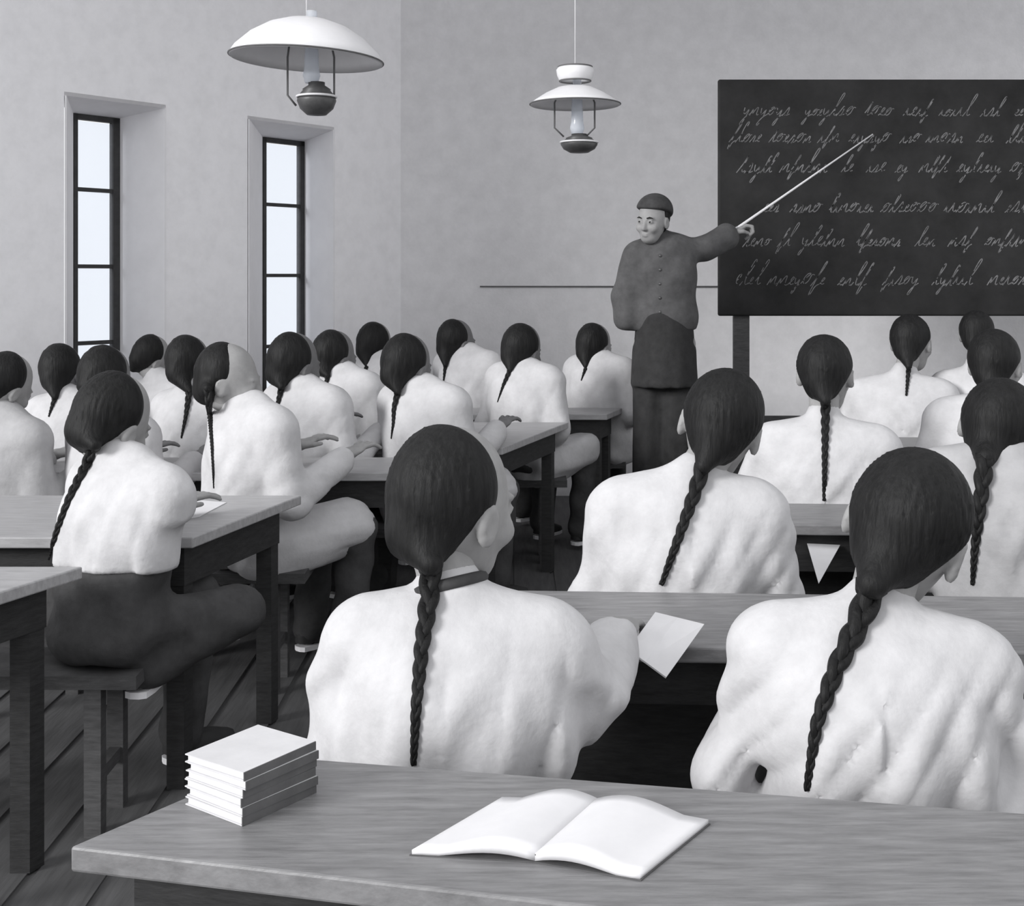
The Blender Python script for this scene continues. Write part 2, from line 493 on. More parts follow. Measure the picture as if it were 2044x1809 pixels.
def frame_to(p, fwd, up, mirror, sc=1.0):
    f = Vector(fwd).normalized(); u = Vector(up); u = (u - f * u.dot(f)).normalized(); r = f.cross(u)
    M = np.array([list(r * (-1 if mirror else 1)), list(f), list(u)]).T * sc
    return M, np.array(p, float)
def xf(mesh, M, t):
    v, f = mesh
    v2 = v @ M.T + t
    if np.linalg.det(M) < 0: f = f[:, ::-1]
    return v2, f

SH, EL, WR = (.182, .0, .940), (.232, .04, .70), (.17, .315, .83)

def braid(path, r0, r1, mat, parent, inv, smooth_len=None):
    """three plaited strands along a path, tapering, with a loose tied tail"""
    pts = [Vector(p) for p in path]
    # resample
    seg = [0]; 
    for i in range(1, len(pts)): seg.append(seg[-1] + (pts[i] - pts[i - 1]).length)
    Ltot = seg[-1]; n = max(24, int(Ltot / .0045))
    n = min(n, 110)
    def P(s):
        for i in range(1, len(pts)):
            if s <= seg[i] + 1e-9:
                t = (s - seg[i - 1]) / max(seg[i] - seg[i - 1], 1e-9); return pts[i - 1].lerp(pts[i], t)
        return pts[-1]
    cen = [P(Ltot * i / n) for i in range(n + 1)]
    for _ in range(6):
        cen = [cen[0]] + [(cen[i - 1] + cen[i] * 2 + cen[i + 1]) / 4 for i in range(1, n)] + [cen[-1]]
    mb = MB()
    ph = 0.0
    offs = [[], [], []]; rad = []
    for i, c in enumerate(cen):
        t = i / n; r = r0 + (r1 - r0) * t ** 0.8
        d = (cen[min(i + 1, n)] - cen[max(i - 1, 0)]).normalized()
        view = Vector((0, 1, 0)); sx = d.cross(view)
        sx = sx.normalized() if sx.length > 1e-4 else Vector((1, 0, 0)); sy = sx.cross(d)
        ph += (Ltot / n) / max(r * 4.2, .006) * 2 * math.pi * .5
        for k in range(3):
            a = ph + k * 2 * math.pi / 3
            offs[k].append(inv @ (c + sx * (math.sin(a) * r * .55) + sy * (math.sin(2 * a) * r * .28)))
        rad.append(r * .60)
    for k in range(3): mb.tube(offs[k], rad, 7)
    # core so that no light shows through
    mb.tube([inv @ c for c in cen], [x * .9 for x in rad], 6)
    return mb.build('queue', mat, parent, True)

PEOPLE = []
def seated(label, px, Y, yaw, head, k=1.0, hs=1.12, hyaw=0.0, hpitch=0.0, hroll=0.0, queue=None, qr=(.018, .004),
           lean=0.12, shoulder=0.0, vox=.013, shirt='shirt_white', trousers='trousers_dark', skin='skin', arms=None, wide=1.0,
           legs=None, skirt=False, fold=.013, grips=(False, False), hunch=0.0, seed=0, drop=0.0, headdy=0.0, shoes=True, hem=None, neck_ring=False, lap=False):
    rng = random.Random(seed * 7 + int(px))
    base = Vector(((px - CX) * Y / F, Y, 0))
    yaw = math.radians(yaw)
    Rz = Matrix.Rotation(yaw, 4, 'Z'); Mw = Matrix.Translation(base) @ Rz; inv = Mw.inverted()
    root = None
    def lz(z): return z * k - drop
    def lp(x, y, z):                       # local point with the trunk's lean
        return np.array((x * wide * k, y * k + lean * k * (z - .5), lz(z)))
    # head centre
    nb = lp(0, -.005, 1.0)
    hd = Mw @ Vector((0, lean * k * .68 + .03 + headdy, 0))
    hc = inv @ at_y(head[0], head[1], hd.y)
    hc = np.array(hc)
    HR = rotm(math.radians(hyaw) - math.atan((head[0] - CX) / F), math.radians(hpitch), math.radians(hroll)) * hs
    hR1 = HR / hs
    def toh(P): return (P - hc) @ hR1 / hs
    neck_top = hc + HR @ np.array((0, -.02, -.055))
    nbw = Mw @ Vector(nb)
    if queue: nape = np.array(inv @ at_y(queue[0][0], queue[0][1], nbw.y - .075 * k))
    else: nape = hc + HR @ np.array((0, -.078, -.085))
    def hair_all(P):
        d = hair_fn(toh(P)) * hs
        st = hc + HR @ np.array((0, -.072, -.045))
        return smin(d, sd_cone(P, st, nape, .046 * hs, max(qr[0] * 1.05, .016)), .03)
    # joints
    A = {}
    for s, nm in ((-1, 'L'), (1, 'R')):
        dz = shoulder * s
        sh = lp(s * SH[0], SH[1], SH[2]) + np.array((0, 0, dz))
        el = lp(s * EL[0], EL[1], EL[2]); wr = lp(s * WR[0], WR[1], WR[2])
        el[2] += dz * .4
        if lap: el = lp(s * .235, .0, .70); wr = lp(s * .085, .20, .66)
        if arms and nm in arms:
            e, w_ = [np.array(inv @ at_y(*q)) if q is not None else None for q in arms[nm]]
            if e is not None: el = np.array(e, float)
            if w_ is not None: wr = np.array(w_, float)
        A[nm] = (sh, el, wr)
    LG = {}
    for s, nm in ((-1, 'L'), (1, 'R')):
        hip = np.array((s * .09 * k, .04, .505)); kn = np.array((s * .13, .43 * k, .53)); an = np.array((s * .13, .38 * k, .10)); toe = an + np.array((s * .02, .15, -.055))
        if legs and nm in legs: kn, an, toe = [np.array(q, float) for q in legs[nm]]
        LG[nm] = (hip, kn, an, toe)
    def trunk(P, g=0.0, sleeves=True, loose=1.0):
        d = sd_ell(P, lp(0, .02, .60), (.175 * k * wide + g, .125 * k + g, .21 * k))
        d = smin(d, sd_ell(P, lp(0, -.005 - hunch, .80), (.185 * k * wide + g, .125 * k + g + hunch * .5, .20 * k + g)), .06)
        shL, shR = A['L'][0], A['R'][0]
        d = smin(d, sd_cone(P, shL * .86 + nb * .14, shR * .86 + nb * .14, .062 * k + g, .062 * k + g), .07)
        for nm in 'LR':
            sh, el, wr = A[nm]
            d = smin(d, sd_cone(P, sh * .8 + nb * .2 + (0, 0, .018), nb + np.array((0, 0, .02)), .042 * k + g * .6, .045 * k + g * .3), .045)
        return smax(d, .456 - P[:, 2], .01)
    ph = rng.random() * 6
    hemz = hem
    def shirt_fn(P):
        g = .020 * k
        d = trunk(P, g)
        for nm in 'LR':
            sh, el, wr = A[nm]
            d = smin(d, sd_cone(P, sh, el, .066 * k, .060 * k), .035)
            cuff = el + (wr - el) * .86
            d = smin(d, sd_cone(P, el, cuff, .060 * k, .050 * k), .03)
        if skirt:
            d = smin(d, sd_ell(P, (0, .16, .50), (.20, .26, .085)), .06)
            for nm in 'LR': d = smin(d, sd_cone(P, LG[nm][0], LG[nm][1] * .9 + LG[nm][0] * .1 + np.array((0, 0, .03)), .104, .096), .05)
        elif hemz is None:
            d = smin(d, sd_ell(P, (0, .03, .50), (.195 * k, .165 * k, .075)), .07)
        cl = nb + (neck_top - nb) * .42
        d = smin(d, sd_cone(P, nb + np.array((0, 0, -.01)), cl, .069 * k, .063 * k), .02)
        x, y, z = P[:, 0], P[:, 1], P[:, 2]
        zr = z / k
        # creases: long folds falling from the shoulders, sharper ones fanning from the armpits
        w1 = np.sin(x * 24 + z * 9 + 2.3 * np.sin(z * 6 + x * 5 + ph) + ph)
        w2 = np.sin(x * 41 - z * 20 + 2.2 * np.sin(z * 8 - x * 4 + ph * 2))
        ax = np.abs(x) - .15 * k * wide; az = 1.02 - zr; ar = np.hypot(ax, az)
        fan = np.sin(np.arctan2(ax, az + 1e-6) * 13 + 1.6 * np.sin(z * 11 + ph) + np.sign(x) * ph)
        fanm = np.clip((ar - .10) / .22, 0, 1)
        low = np.clip((.78 - zr) / .25, 0, 1)
        w3 = np.sin(z * 46 + 3.2 * np.sin(x * 9 + ph) + 9 * np.abs(x))
        def ridge(w): return 1 - 2 * np.sqrt(np.abs(w) + .02)
        msk = np.clip((lz(1.02) - z) / (.14 * k), .08, 1)
        d = d + fold * msk * (.35 * w1 + .45 * ridge(w2) * (.45 + .55 * low) + .55 * fanm * fan + .35 * low * w3)
        if hemz is not None: d = smax(d, hemz - z, .012)
        return d
    def body_fn(P):
        d = trunk(P, -.012)
        d = smin(d, sd_cone(P, nb, neck_top, .052 * k, .049 * hs), .03)
        for nm in 'LR':
            sh, el, wr = A[nm]; hip, kn, an, toe = LG[nm]
            d = smin(d, sd_cone(P, sh, el, .045 * k, .036 * k), .03)
            d = smin(d, sd_cone(P, el, wr, .036 * k, .025 * k), .012)
            d = smin(d, sd_cone(P, hip, kn, .07, .05), .04)
            d = smin(d, sd_cone(P, kn, an, .048, .033), .015)
        return d
    def trs_fn(P):
        d = sd_ell(P, (0, .02, .505), (.175 * k, .135 * k, .078))
        if hemz is not None:
            d = smin(d, trunk(P, .012), .03)
            d = smax(d, P[:, 2] - (hemz + .006), .01)
        d = smax(d, .446 - P[:, 2], .01)
        for nm in 'LR':
            hip, kn, an, toe = LG[nm]
            d = smin(d, sd_cone(P, hip + np.array((0, 0, .028)), kn, .084, .070), .04)
            d = smin(d, sd_cone(P, kn, kn + (an - kn) * .94, .070, .066), .03)
        return d + .006 * np.sin(P[:, 2] * 40 + P[:, 0] * 25 + ph) * np.sin(P[:, 1] * 22)
    J = [q for nm in 'LR' for q in A[nm]]
    def bounds(pts, pad): 
        pts = np.array(pts); return pts.min(0) - pad, pts.max(0) + pad
    # body: trunk and limbs, head, two hands in one mesh
    allp = J + [hc, nb] + [q for nm in 'LR' for q in LG[nm]] + [np.array((0, -.12 - hunch * k, .5))]
    lo, hi = bounds(allp, .12)
    parts = [surface_nets(body_fn, lo, hi, max(vox * 1.25, .013))]
    parts.append(xf(HEAD if vox < .012 else HEAD_LO, HR, hc))
    for nm, mir in (('L', True), ('R', False)):
        sh, el, wr = A[nm]
        fw = (wr - el) / np.linalg.norm(wr - el); fw = fw + np.array((0, 0, -.12))
        # right hand: thumb points to the body's midline
        M, t = frame_to(wr, fw, (0, 0, 1), not mir, k)
        parts.append(xf(HANDS[grips[0 if nm == 'L' else 1]], M, t))
    v, f = join(parts)
    root = np_obj('person', v, f, skin)
    root.location = base; root.rotation_euler = (0, 0, yaw)
    tag(root, label, 'person')
    lo, hi = bounds(J + [nb, np.array((0, -.12 - hunch * k, .43)), np.array((0, .25, .5))] + ([LG['L'][1], LG['R'][1]] if skirt else []), .11)
    v, f = surface_nets(shirt_fn, lo, hi, vox)
    np_obj('shirt', v, f, shirt, root)
    lo, hi = bounds([q for nm in 'LR' for q in LG[nm]] + [np.array((0, -.1, .5))] + ([A['L'][0] * (1, 1, 0) + (0, 0, hem), A['R'][0] * (1, 1, 0) + (0, 0, hem)] if hem else []), .11)
    if neck_ring:
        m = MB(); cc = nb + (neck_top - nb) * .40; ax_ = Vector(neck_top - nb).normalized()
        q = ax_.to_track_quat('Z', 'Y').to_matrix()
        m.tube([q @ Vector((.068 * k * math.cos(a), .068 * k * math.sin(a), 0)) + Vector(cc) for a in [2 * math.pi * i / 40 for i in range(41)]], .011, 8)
        m.build('neck_ring', 'trousers_dark', root, True)  # dark ring round the neck
    v, f = surface_nets(trs_fn, lo, hi, .018)
    np_obj('trousers', v, f, trousers, root)
    if shoes:
        for nm in 'LR':
            hip, kn, an, toe = LG[nm]
            shoe(root, an, toe)
    cor = np.array([hc + HR @ np.array((a, b, c)) for a in (-.1, .1) for b in (-.12, .07) for c in (-.12, .14)] + [nape])
    lo, hi = bounds(cor, .03)
    v, f = surface_nets(hair_all, lo, hi, .0065 if vox < .012 else .0095)
    np_obj('hair', v, f, 'hair_black', root)
    # queue, laid on the back
    if queue:
        npw = Mw @ Vector(nape)
        camo = Vector((0, 0, CH))
        ql = [queue[0]]
        for a, b in zip(queue, queue[1:]):
            for j in range(1, 7): ql.append((a[0] + (b[0] - a[0]) * j / 6, a[1] + (b[1] - a[1]) * j / 6))
        ds = []
        for i, (qx, qy) in enumerate(ql):
            tt = i / max(len(ql) - 1, 1); r = qr[0] + (qr[1] - qr[0]) * tt
            dirv = at_y(qx, qy, 1.0) - camo
            ts = np.arange(Y - .45, Y + .35, .004)
            pts = np.array([tuple(inv @ (camo + dirv * float(t))) for t in ts])
            hit = np.nonzero(shirt_fn(pts) < r * .75)[0]
            ds.append(ts[hit[0]] if len(hit) else None)
        ds[0] = npw.y
        last = npw.y
        for i in range(len(ds)):
            if ds[i] is None: ds[i] = last
            last = ds[i]
        path = [camo + (at_y(qx, qy, 1.0) - camo) * float(ds[i]) for i, (qx, qy) in enumerate(ql)]
        braid(path, qr[0], qr[1], 'hair_black', root, inv)
    PEOPLE.append(root)
    return root

def shoe(root, an, toe):
    d = Vector(toe - an); d.z = 0 if abs(d.z) < .12 else d.z
    d = d.normalized(); up = Vector((0, 0, 1)); up = (up - d * up.dot(d)).normalized(); r = d.cross(up)
    heel = Vector(an) - d * .045 - up * .062
    def pt(x, y, z): return heel + r * x + d * y + up * z
    prof = [(-.01, .012), (.0, .030), (.05, .036), (.12, .034), (.18, .042), (.225, .034), (.245, .014)]
    out = [(w, y) for y, w in prof] + [(-w, y) for y, w in reversed(prof)]
    m = MB(); n = len(out)
    V = [pt(x, y, 0) for x, y in out] + [pt(x, y, .018) for x, y in out]
    m.add(V, [tuple(range(n)), tuple(range(2 * n - 1, n - 1, -1))] + [(i, n + i, n + (i + 1) % n, (i + 1) % n) for i in range(n)])
    sole = m.build('shoe', 'sole_white', root)
    m = MB(); lv = [(1.0, .018), (.95, .040), (.62, .062)]
    V = []
    for s, z in lv:
        for x, y in out:
            yy = .05 + (y - .05) * (s if y > .05 else 1)
            V.append(pt(x * s, yy, z + (.012 if yy < .08 else 0)))
    Fc = [(j * n + i, (j + 1) * n + i, (j + 1) * n + (i + 1) % n, j * n + (i + 1) % n) for j in range(len(lv) - 1) for i in range(n)]
    Fc.append(tuple(range(3 * n - 1, 2 * n - 1, -1)))
    m.add(V, Fc); m.build('upper', 'shoe_black', sole, True)

# ---- right block, near to far
seated('nearest pupil in a white shirt behind the open book, long queue down the back', 905, 2.17, -4, (905, 1008),
       k=.90, hs=1.16, hyaw=-40, hpitch=6, hroll=6, queue=[(860, 1125), (857, 1190), (842, 1290), (830, 1420), (825, 1528)], qr=(.021, .005),
       vox=.0085, fold=.024, wide=1.10, lean=.10, hunch=.02, arms={'R': ((1165, 1395, 2.24), (1232, 1268, 2.46))}, grips=(False, True), seed=1, neck_ring=True)
seated('pupil at the right front with the largest black head, queue slanting left', 1745, 2.13, -8, (1812, 1056),
       k=.885, hs=1.17, hyaw=-4, hpitch=10, hroll=20, queue=[(1742, 1165), (1718, 1235), (1668, 1335), (1630, 1445), (1610, 1578)], qr=(.026, .005),
       vox=.0085, fold=.024, wide=1.16, lean=.10, hunch=.02, shoulder=-.012, seed=2)
seated('white-shirted pupil in the second row below the teacher, queue slanting to the lower left', 1372, 3.14, -6, (1440, 848),
       k=.955, hs=1.16, hyaw=2, hpitch=8, hroll=14, queue=[(1404, 930), (1386, 985), (1352, 1080), (1320, 1168)], qr=(.021, .006),
       vox=.0105, fold=.020, wide=1.08, lean=.08, seed=3)
seated('pupil cut off by the right picture edge, thick black queue hanging beside the large head', 2010, 3.30, -12, (1994, 856),
       k=1.0, hs=1.12, hyaw=0, hpitch=6, hroll=12, queue=[(1966, 915), (1957, 1000), (1946, 1090), (1941, 1168)], qr=(.026, .005),
       vox=.0125, wide=1.0, shirt='shirt_grey', seed=4)
seated('round-headed pupil in the third row on the right, thin queue hanging straight down', 1645, 4.42, -12, (1648, 746),
       k=.94, hs=1.12, hyaw=2, hpitch=6, queue=[(1648, 800), (1647, 880), (1645, 1000)], qr=(.018, .006), vox=.014, wide=1.2, seed=5)
seated('pupil with bowed dark head at the right edge, between two others under the blackboard', 2000, 4.70, -16, (1988, 728),
       k=1.0, hs=1.1, hyaw=-2, hpitch=4, queue=[(1985, 785), (1980, 850)], qr=(.016, .006), vox=.015, wide=1.2, seed=6)
seated('front-row pupil right of centre, head just under the blackboard\'s lower edge', 1800, 6.02, -14, (1820, 684),
       k=.97, hs=1.1, hyaw=-6, hpitch=6, queue=[(1814, 732), (1809, 790)], qr=(.013, .005), vox=.016, wide=1.15, seed=7)
seated('farthest pupil at the right, small dark head overlapping the blackboard', 1960, 6.08, -14, (1952, 668),
       k=1.0, hs=.95, hyaw=-2, hpitch=4, queue=[(1950, 710), (1948, 760)], qr=(.013, .005), vox=.017, seed=8)
# ---- left block
seated('largest pupil on the left, seen from behind at the aisle, long queue slanting left', 190, 3.44, -38, (224, 842),
       k=.95, hs=1.13, hyaw=-8, hpitch=20, hroll=16, queue=[(190, 888), (168, 935), (140, 990), (115, 1055), (97, 1118)], qr=(.017, .003),
       vox=.0105, fold=.024, wide=1.05, lean=.26, skin='skin', seed=9, hem=.70,
       legs={'L': ((-.10, .42, .52), (-.10, .36, .10), (-.10, .50, .05)), 'R': ((.17, .36, .53), (.10, .08, .415), (.02, .20, .40))},
       arms={'R': ((268, 1090, 3.40), (312, 1048, 3.62))})
seated('pupil with a bright bare scalp at the pale desk, thin queue hanging straight', 478, 4.56, -48, (458, 760),
       k=1.0, hs=1.12, hyaw=-56, hpitch=8, hroll=4, queue=[(414, 775), (417, 810), (423, 890), (427, 975)], qr=(.014, .003),
       vox=.013, skin='skin', skirt=True, lean=.12, seed=10)
seated('pupil in the left block directly left of the bare-scalped one', 372, 5.34, -30, (378, 728),
       k=.97, hs=1.02, hyaw=-8, hpitch=8, queue=[(378, 780), (371, 830), (362, 875)], qr=(.016, .004), vox=.016, skin='skin_dark', wide=.95, seed=11)
seated('pupil with small tilted dark head between the left window and the second window', 312, 6.20, -36, (302, 714),
       k=.95, hs=.92, hyaw=-20, hpitch=16, hroll=18, vox=.017, skin='skin', wide=.95, seed=12)
seated('pupil whose hair rises just behind the largest left pupil\'s head', 205, 4.66, -30, (212, 760),
       k=.95, hs=1.05, hyaw=-10, hpitch=14, vox=.016, skin='skin_dark', wide=.9, seed=13)
seated('pupil below the left window with heart-shaped hair and a short queue', 120, 5.32, -26, (124, 744),
       k=.95, hs=1.0, hyaw=-2, hpitch=8, queue=[(110, 792), (97, 832)], qr=(.012, .003), vox=.016, skin='skin_dark', seed=14)
seated('pupil cut off by the left picture edge, head bent low', -5, 4.66, -36, (12, 770),
       k=.94, hs=1.0, hyaw=-16, hpitch=24, hroll=16, vox=.016, shirt='shirt_grey', wide=.9, seed=15)
seated('pupil in front of the second window, second desk row, short queue', 592, 5.34, -38, (588, 728),
       k=1.0, hs=1.13, hyaw=-12, hpitch=6, hroll=8, queue=[(562, 772), (553, 812), (543, 848)], qr=(.015, .004), vox=.014, skin='skin_dark', seed=16)
seated('pupil just right of the second window, queue over a white shirt', 672, 6.15, -38, (668, 714),
       k=1.0, hs=1.1, hyaw=-14, hpitch=8, hroll=8, queue=[(654, 750), (645, 797)], qr=(.014, .003), vox=.016, skin='skin_dark', seed=17)
seated('small-headed pupil in the farthest left row, queue slanting down to the left', 745, 7.24, -38, (748, 690),
       k=1.0, hs=1.1, hyaw=2, hpitch=8, hroll=10, queue=[(733, 730), (720, 760), (709, 782)], qr=(.014, .003), vox=.017, seed=18)
seated('pupil left of the nearest pupil\'s head, wavy queue reaching the pale desk', 830, 5.36, -38, (813, 732),
       k=1.0, hs=1.15, hyaw=-2, hpitch=8, hroll=8, queue=[(794, 782), (786, 815), (785, 845), (781, 876)], qr=(.015, .003), vox=.014, skin='skin_dark', skirt=True, seed=19)
seated('highest head of the far left rows, above the nearest pupil', 925, 7.24, -38, (912, 684),
       k=1.03, hs=1.1, hyaw=-16, hpitch=4, hroll=4, queue=[(889, 728), (884, 778)], qr=(.012, .003), vox=.017, skin='skin_dark', seed=20)
seated('pupil with a round black head and thin slanting queue beside the far desk', 1035, 6.60, -38, (1042, 700),
       k=1.0, hs=1.16, hyaw=4, hpitch=8, hroll=10, queue=[(1018, 738), (1005, 768), (993, 803)], qr=(.014, .003), vox=.016, skin='skin_dark', skirt=True, lap=True, seed=21)
seated('pupil sitting next to the teacher at the farthest left desk', 1188, 7.22, -38, (1187, 692),
       k=1.0, hs=1.10, hyaw=0, hpitch=6, hroll=6, queue=[(1170, 732), (1160, 760)], qr=(.013, .003), vox=.017, skin='skin', skirt=True, lap=True, seed=22)

# benches under the pupils
def wx(px, Y): return (px - CX) * Y / F
bench('bench under the two nearest pupils', wx(640, 2.15), wx(2200, 2.15), 2.17)
bench('bench of the second row on the right', wx(1180, 3.05), wx(2300, 3.05), 3.22, .06)
bench('bench of the third row on the right', wx(1500, 4.5), wx(2200, 4.5), 4.5, .14)
bench('bench of the front row on the right, before the blackboard', wx(1700, 6.1), wx(2150, 6.1), 6.1, .4)
bench('bench end under the largest left pupil', wx(-300, 3.44), wx(300, 3.44), 3.44)
bench('bench under the bare-scalped pupil', wx(100, 4.58), wx(620, 4.58), 4.58)
bench('bench of the second left desk row', wx(-200, 5.36), wx(930, 5.36), 5.36)
bench('bench of the third left desk row', wx(230, 6.2), wx(720, 6.2), 6.2)
bench('short bench under the round-headed pupil beside the far desk', wx(930, 6.6), wx(1130, 6.6), 6.6)
bench('bench of the farthest left desk row', wx(690, 7.24), wx(1245, 7.24), 7.24)

# ------------------------------------------------------------------ teacher
PL = 0.20
def teacher():
    Y = 6.80; base = Vector((wx(1322, Y), Y, PL)); yaw = math.radians(168)       # faces the class
    Mw = Matrix.Translation(base) @ Matrix.Rotation(yaw, 4, 'Z'); inv = Mw.inverted()
    L = lambda px, py, y: np.array(inv @ at_y(px, py, y))
    hc = L(1303, 440, Y - .05)
    hs = .98
    HR = rotm(math.radians(-22), math.radians(8), math.radians(-4)) * hs
    nb = L(1322, 482, Y)
    shl, shr = L(1362, 502, Y + .01), L(1268, 512, Y + .0)        # his left arm is on the picture's right
    ell, wrl = L(1408, 496, Y + .06), L(1458, 470, Y + .12)
    elr, wrr = L(1250, 590, Y + .02), L(1272, 640, Y + .12)
    hip = L(1326, 668, Y)
    neck_top = hc + HR @ np.array((0, -.03, -.06))
    ft = {-1: np.array((-.08, .02, .07)), 1: np.array((.08, .0, .07))}
    def body(P):
        d = sd_ell(P, (hip + nb) / 2, (.15, .10, .30))
        d = smin(d, sd_cone(P, shl, shr, .055, .055), .05)
        d = smin(d, sd_cone(P, nb, neck_top, .048, .046), .03)
        for a, b, c in ((shl, ell, wrl), (shr, elr, wrr)):
            d = smin(d, sd_cone(P, a, b, .045, .036), .02); d = smin(d, sd_cone(P, b, c, .036, .024), .01)
        for s in (-1, 1):
            kn = (hip * (1, 1, 0) + np.array((s * .1, .03, .47)))
            d = smin(d, sd_cone(P, hip + np.array((s * .09, 0, -.05)), kn, .08, .055), .03)
            d = smin(d, sd_cone(P, kn, ft[s], .05, .035), .01)
        return d
    def jacket(P):
        mid = nb * .55 + hip * .45
        d = sd_ell(P, mid + np.array((0, 0, .02)), (.185, .135, .27))
        d = smin(d, sd_ell(P, hip * .85 + nb * .15, (.185, .14, .16)), .08)
        d = smin(d, sd_cone(P, shl * .9 + nb * .1, shr * .9 + nb * .1, .062, .062), .06)
        d = smin(d, sd_cone(P, nb + np.array((0, 0, -.02)), nb + (neck_top - nb) * .35, .066, .058), .02)
        d = smin(d, sd_cone(P, shl, ell, .068, .070), .04)
        d = smin(d, sd_cone(P, ell, ell + (wrl - ell) * .80, .070, .078), .02)
        d = smin(d, sd_cone(P, shr, elr, .068, .082), .04)
        d = smin(d, sd_cone(P, elr, L(1250, 636, Y + .0), .075, .075), .03)
        d = smax(d, (hip[2] + .02) - P[:, 2], .015)
        x, z = P[:, 0], P[:, 2]
        return d + .005 * (np.sin(x * 30 + z * 12 + 2 * np.sin(z * 9)) * .6 + np.sin(z * 30 + 3 * np.sin(x * 10)) * .4)
    def robe(P):
        d = sd_cone(P, hip + np.array((0, 0, .06)), np.array((hip[0], hip[1], .60)), .155, .19)
        d = smax(d, .70 - P[:, 2], .01)
        for s in (-1, 1):
            d = smin(d, sd_cone(P, hip + np.array((s * .07, 0, -.1)), ft[s] + np.array((0, 0, .06)), .10, .085), .02)
        d = smax(d, .10 - P[:, 2], .01)
        an = np.arctan2(P[:, 1], P[:, 0])
        return d + .007 * np.sin(an * 11 + 1.5 * np.sin(P[:, 2] * 5)) * np.clip(1 - P[:, 2], 0, .5)
    pts = np.array([hc, nb, shl, shr, ell, wrl, elr, wrr, hip, ft[-1], ft[1]])
    lo, hi = pts.min(0) - .16, pts.max(0) + .16
    parts = [surface_nets(body, lo, hi, .016), xf(HEAD, HR, hc)]
    grip_dir = Vector(inv.to_3x3() @ (at_y(1500, 446, Y + .16) - at_y(1458, 470, Y + .12)))
    M, t = frame_to(wrl, grip_dir, Vector((0, -.3, 1)), False, 1.15)
    parts.append(xf(HANDS[True], M, t))
    M, t = frame_to(wrr, wrr - elr, Vector((0, 1, 0)), True)
    parts.append(xf(HANDS[False], M, t))
    v, f = join(parts)
    root = np_obj('person', v, f, 'skin'); root.location = base; root.rotation_euler = (0, 0, yaw)
    tag(root, 'standing teacher in dark jacket and cap, pointing at the blackboard', 'person')
    v, f = surface_nets(robe, lo - .06, hi + .06, .014); np_obj('robe', v, f, 'robe_black', root)
    v, f = surface_nets(jacket, lo - .05, hi + .05, .011); np_obj('jacket', v, f, 'jacket_dark', root)
    v, f = surface_nets(crop_fn, (-.12, -.15, -.15), (.12, .1, .15), .007)
    v, f = xf((v, f), HR, hc); np_obj('hair', v, f, 'hair_black', root)
    # cap: round crown with a turned-up rolled band
    def cap(P):
        d = sd_ell(P, (0, -.022, .050), (.100, .112, .098))
        return smax(d, .040 - P[:, 2] + .42 * P[:, 1] + 2.2 * P[:, 0] ** 2, .010)
    v, f = surface_nets(cap, (-.13, -.15, .0), (.13, .14, .17), .006)
    v, f = xf((v, f), HR, hc); np_obj('cap', v, f, 'cap_felt', root)
    for s in (-1, 1):
        m = MB(); m.lathe([(0.0001, -.006), (.004, -.0045), (.006, 0), (.004, .0045), (.0001, .006)], 12)
        V = np.array([tuple(q) for q in m.v]) * np.array((1.3, .7, .9)) + np.array((s * .032, .0955, .001))
        V = V @ HR.T + hc
        mesh_obj('eye', V, m.f, 'hair_black', root, True)
        m = MB(); m.tube([(s * .016, .103, .022), (s * .032, .100, .027), (s * .048, .089, .022)], [.003, .004, .002], 6)
        V = np.array([tuple(q) for q in m.v]) @ HR.T + hc
        mesh_obj('eyebrow', V, m.f, 'hair_black', root, True)
        shoe(root, np.array((s * .08, .0, .066)), np.array((s * .085, .15, .02)))
    m = MB()
    V0 = [nb + np.array((-.012, .115, -.06))]
    for j in range(5):
        z = nb[2] - .08 - j * .075
        ys = np.arange(.05, .30, .002)
        pp = np.array([(0.0 + nb[0], nb[1] + y, z) for y in ys]); dd = jacket(pp)
        ok = np.nonzero(dd < 0)[0]
        yy = ys[ok[-1]] if len(ok) else .14
        b = MB(); b.lathe([(.0001, -.004), (.007, -.003), (.009, 0), (.007, .003), (.0001, .004)], 10, (nb[0], nb[1] + yy + .002, z), Matrix.Rotation(math.pi / 2, 3, 'X'))
        b.build('button', 'brass_dark', root, True)
    # pointer
    a = at_y(1462, 462, Y + .13); tip = at_y(1742, 268, 7.235)
    p = tag(empty('pointer_stick', a), 'thin pale pointer stick in the teacher\'s hand, resting on the board', 'pointer')
    m = MB(); m.tube([(0, 0, 0), (tip - a) * .35, tip - a], [.0085, .0065, .0035], 10); m.build('shaft', 'pointer_wood', p, True)
    m = MB(); d = (tip - a).normalized(); m.tube([-d * .05, (0, 0, 0), d * .04], [.010, .0105, .0095], 10); m.build('handle', 'pointer_wood', p, True)
teacher()
# dais
m = MB()
dx0, dx1 = .68, wx(2300, 6.8)
dr = tag(empty('platform', ((dx0 + dx1) / 2, 7.35, 0)), 'low wooden teaching platform under the teacher and the blackboard', 'platform')
wd = dx1 - dx0
n = 9
for k in range(n):
    m = MB(); m.box((0, -.75 + (k + .5) * 1.5 / n, PL - .0125), (wd, 1.5 / n - .006, .025)); m.build('plank', 'desk_wood_mid', dr)
m = MB(); m.box((0, -.73, (PL - .025) / 2 + .004), (wd - .02, .03, PL - .033)); m.build('front_board', 'desk_wood_dark', dr)
for sx in (-1, 1):
    m = MB(); m.box((sx * (wd / 2 - .03), .02, (PL - .025) / 2 + .004), (.03, 1.44, PL - .033)); m.build('side_board', 'desk_wood_dark', dr)

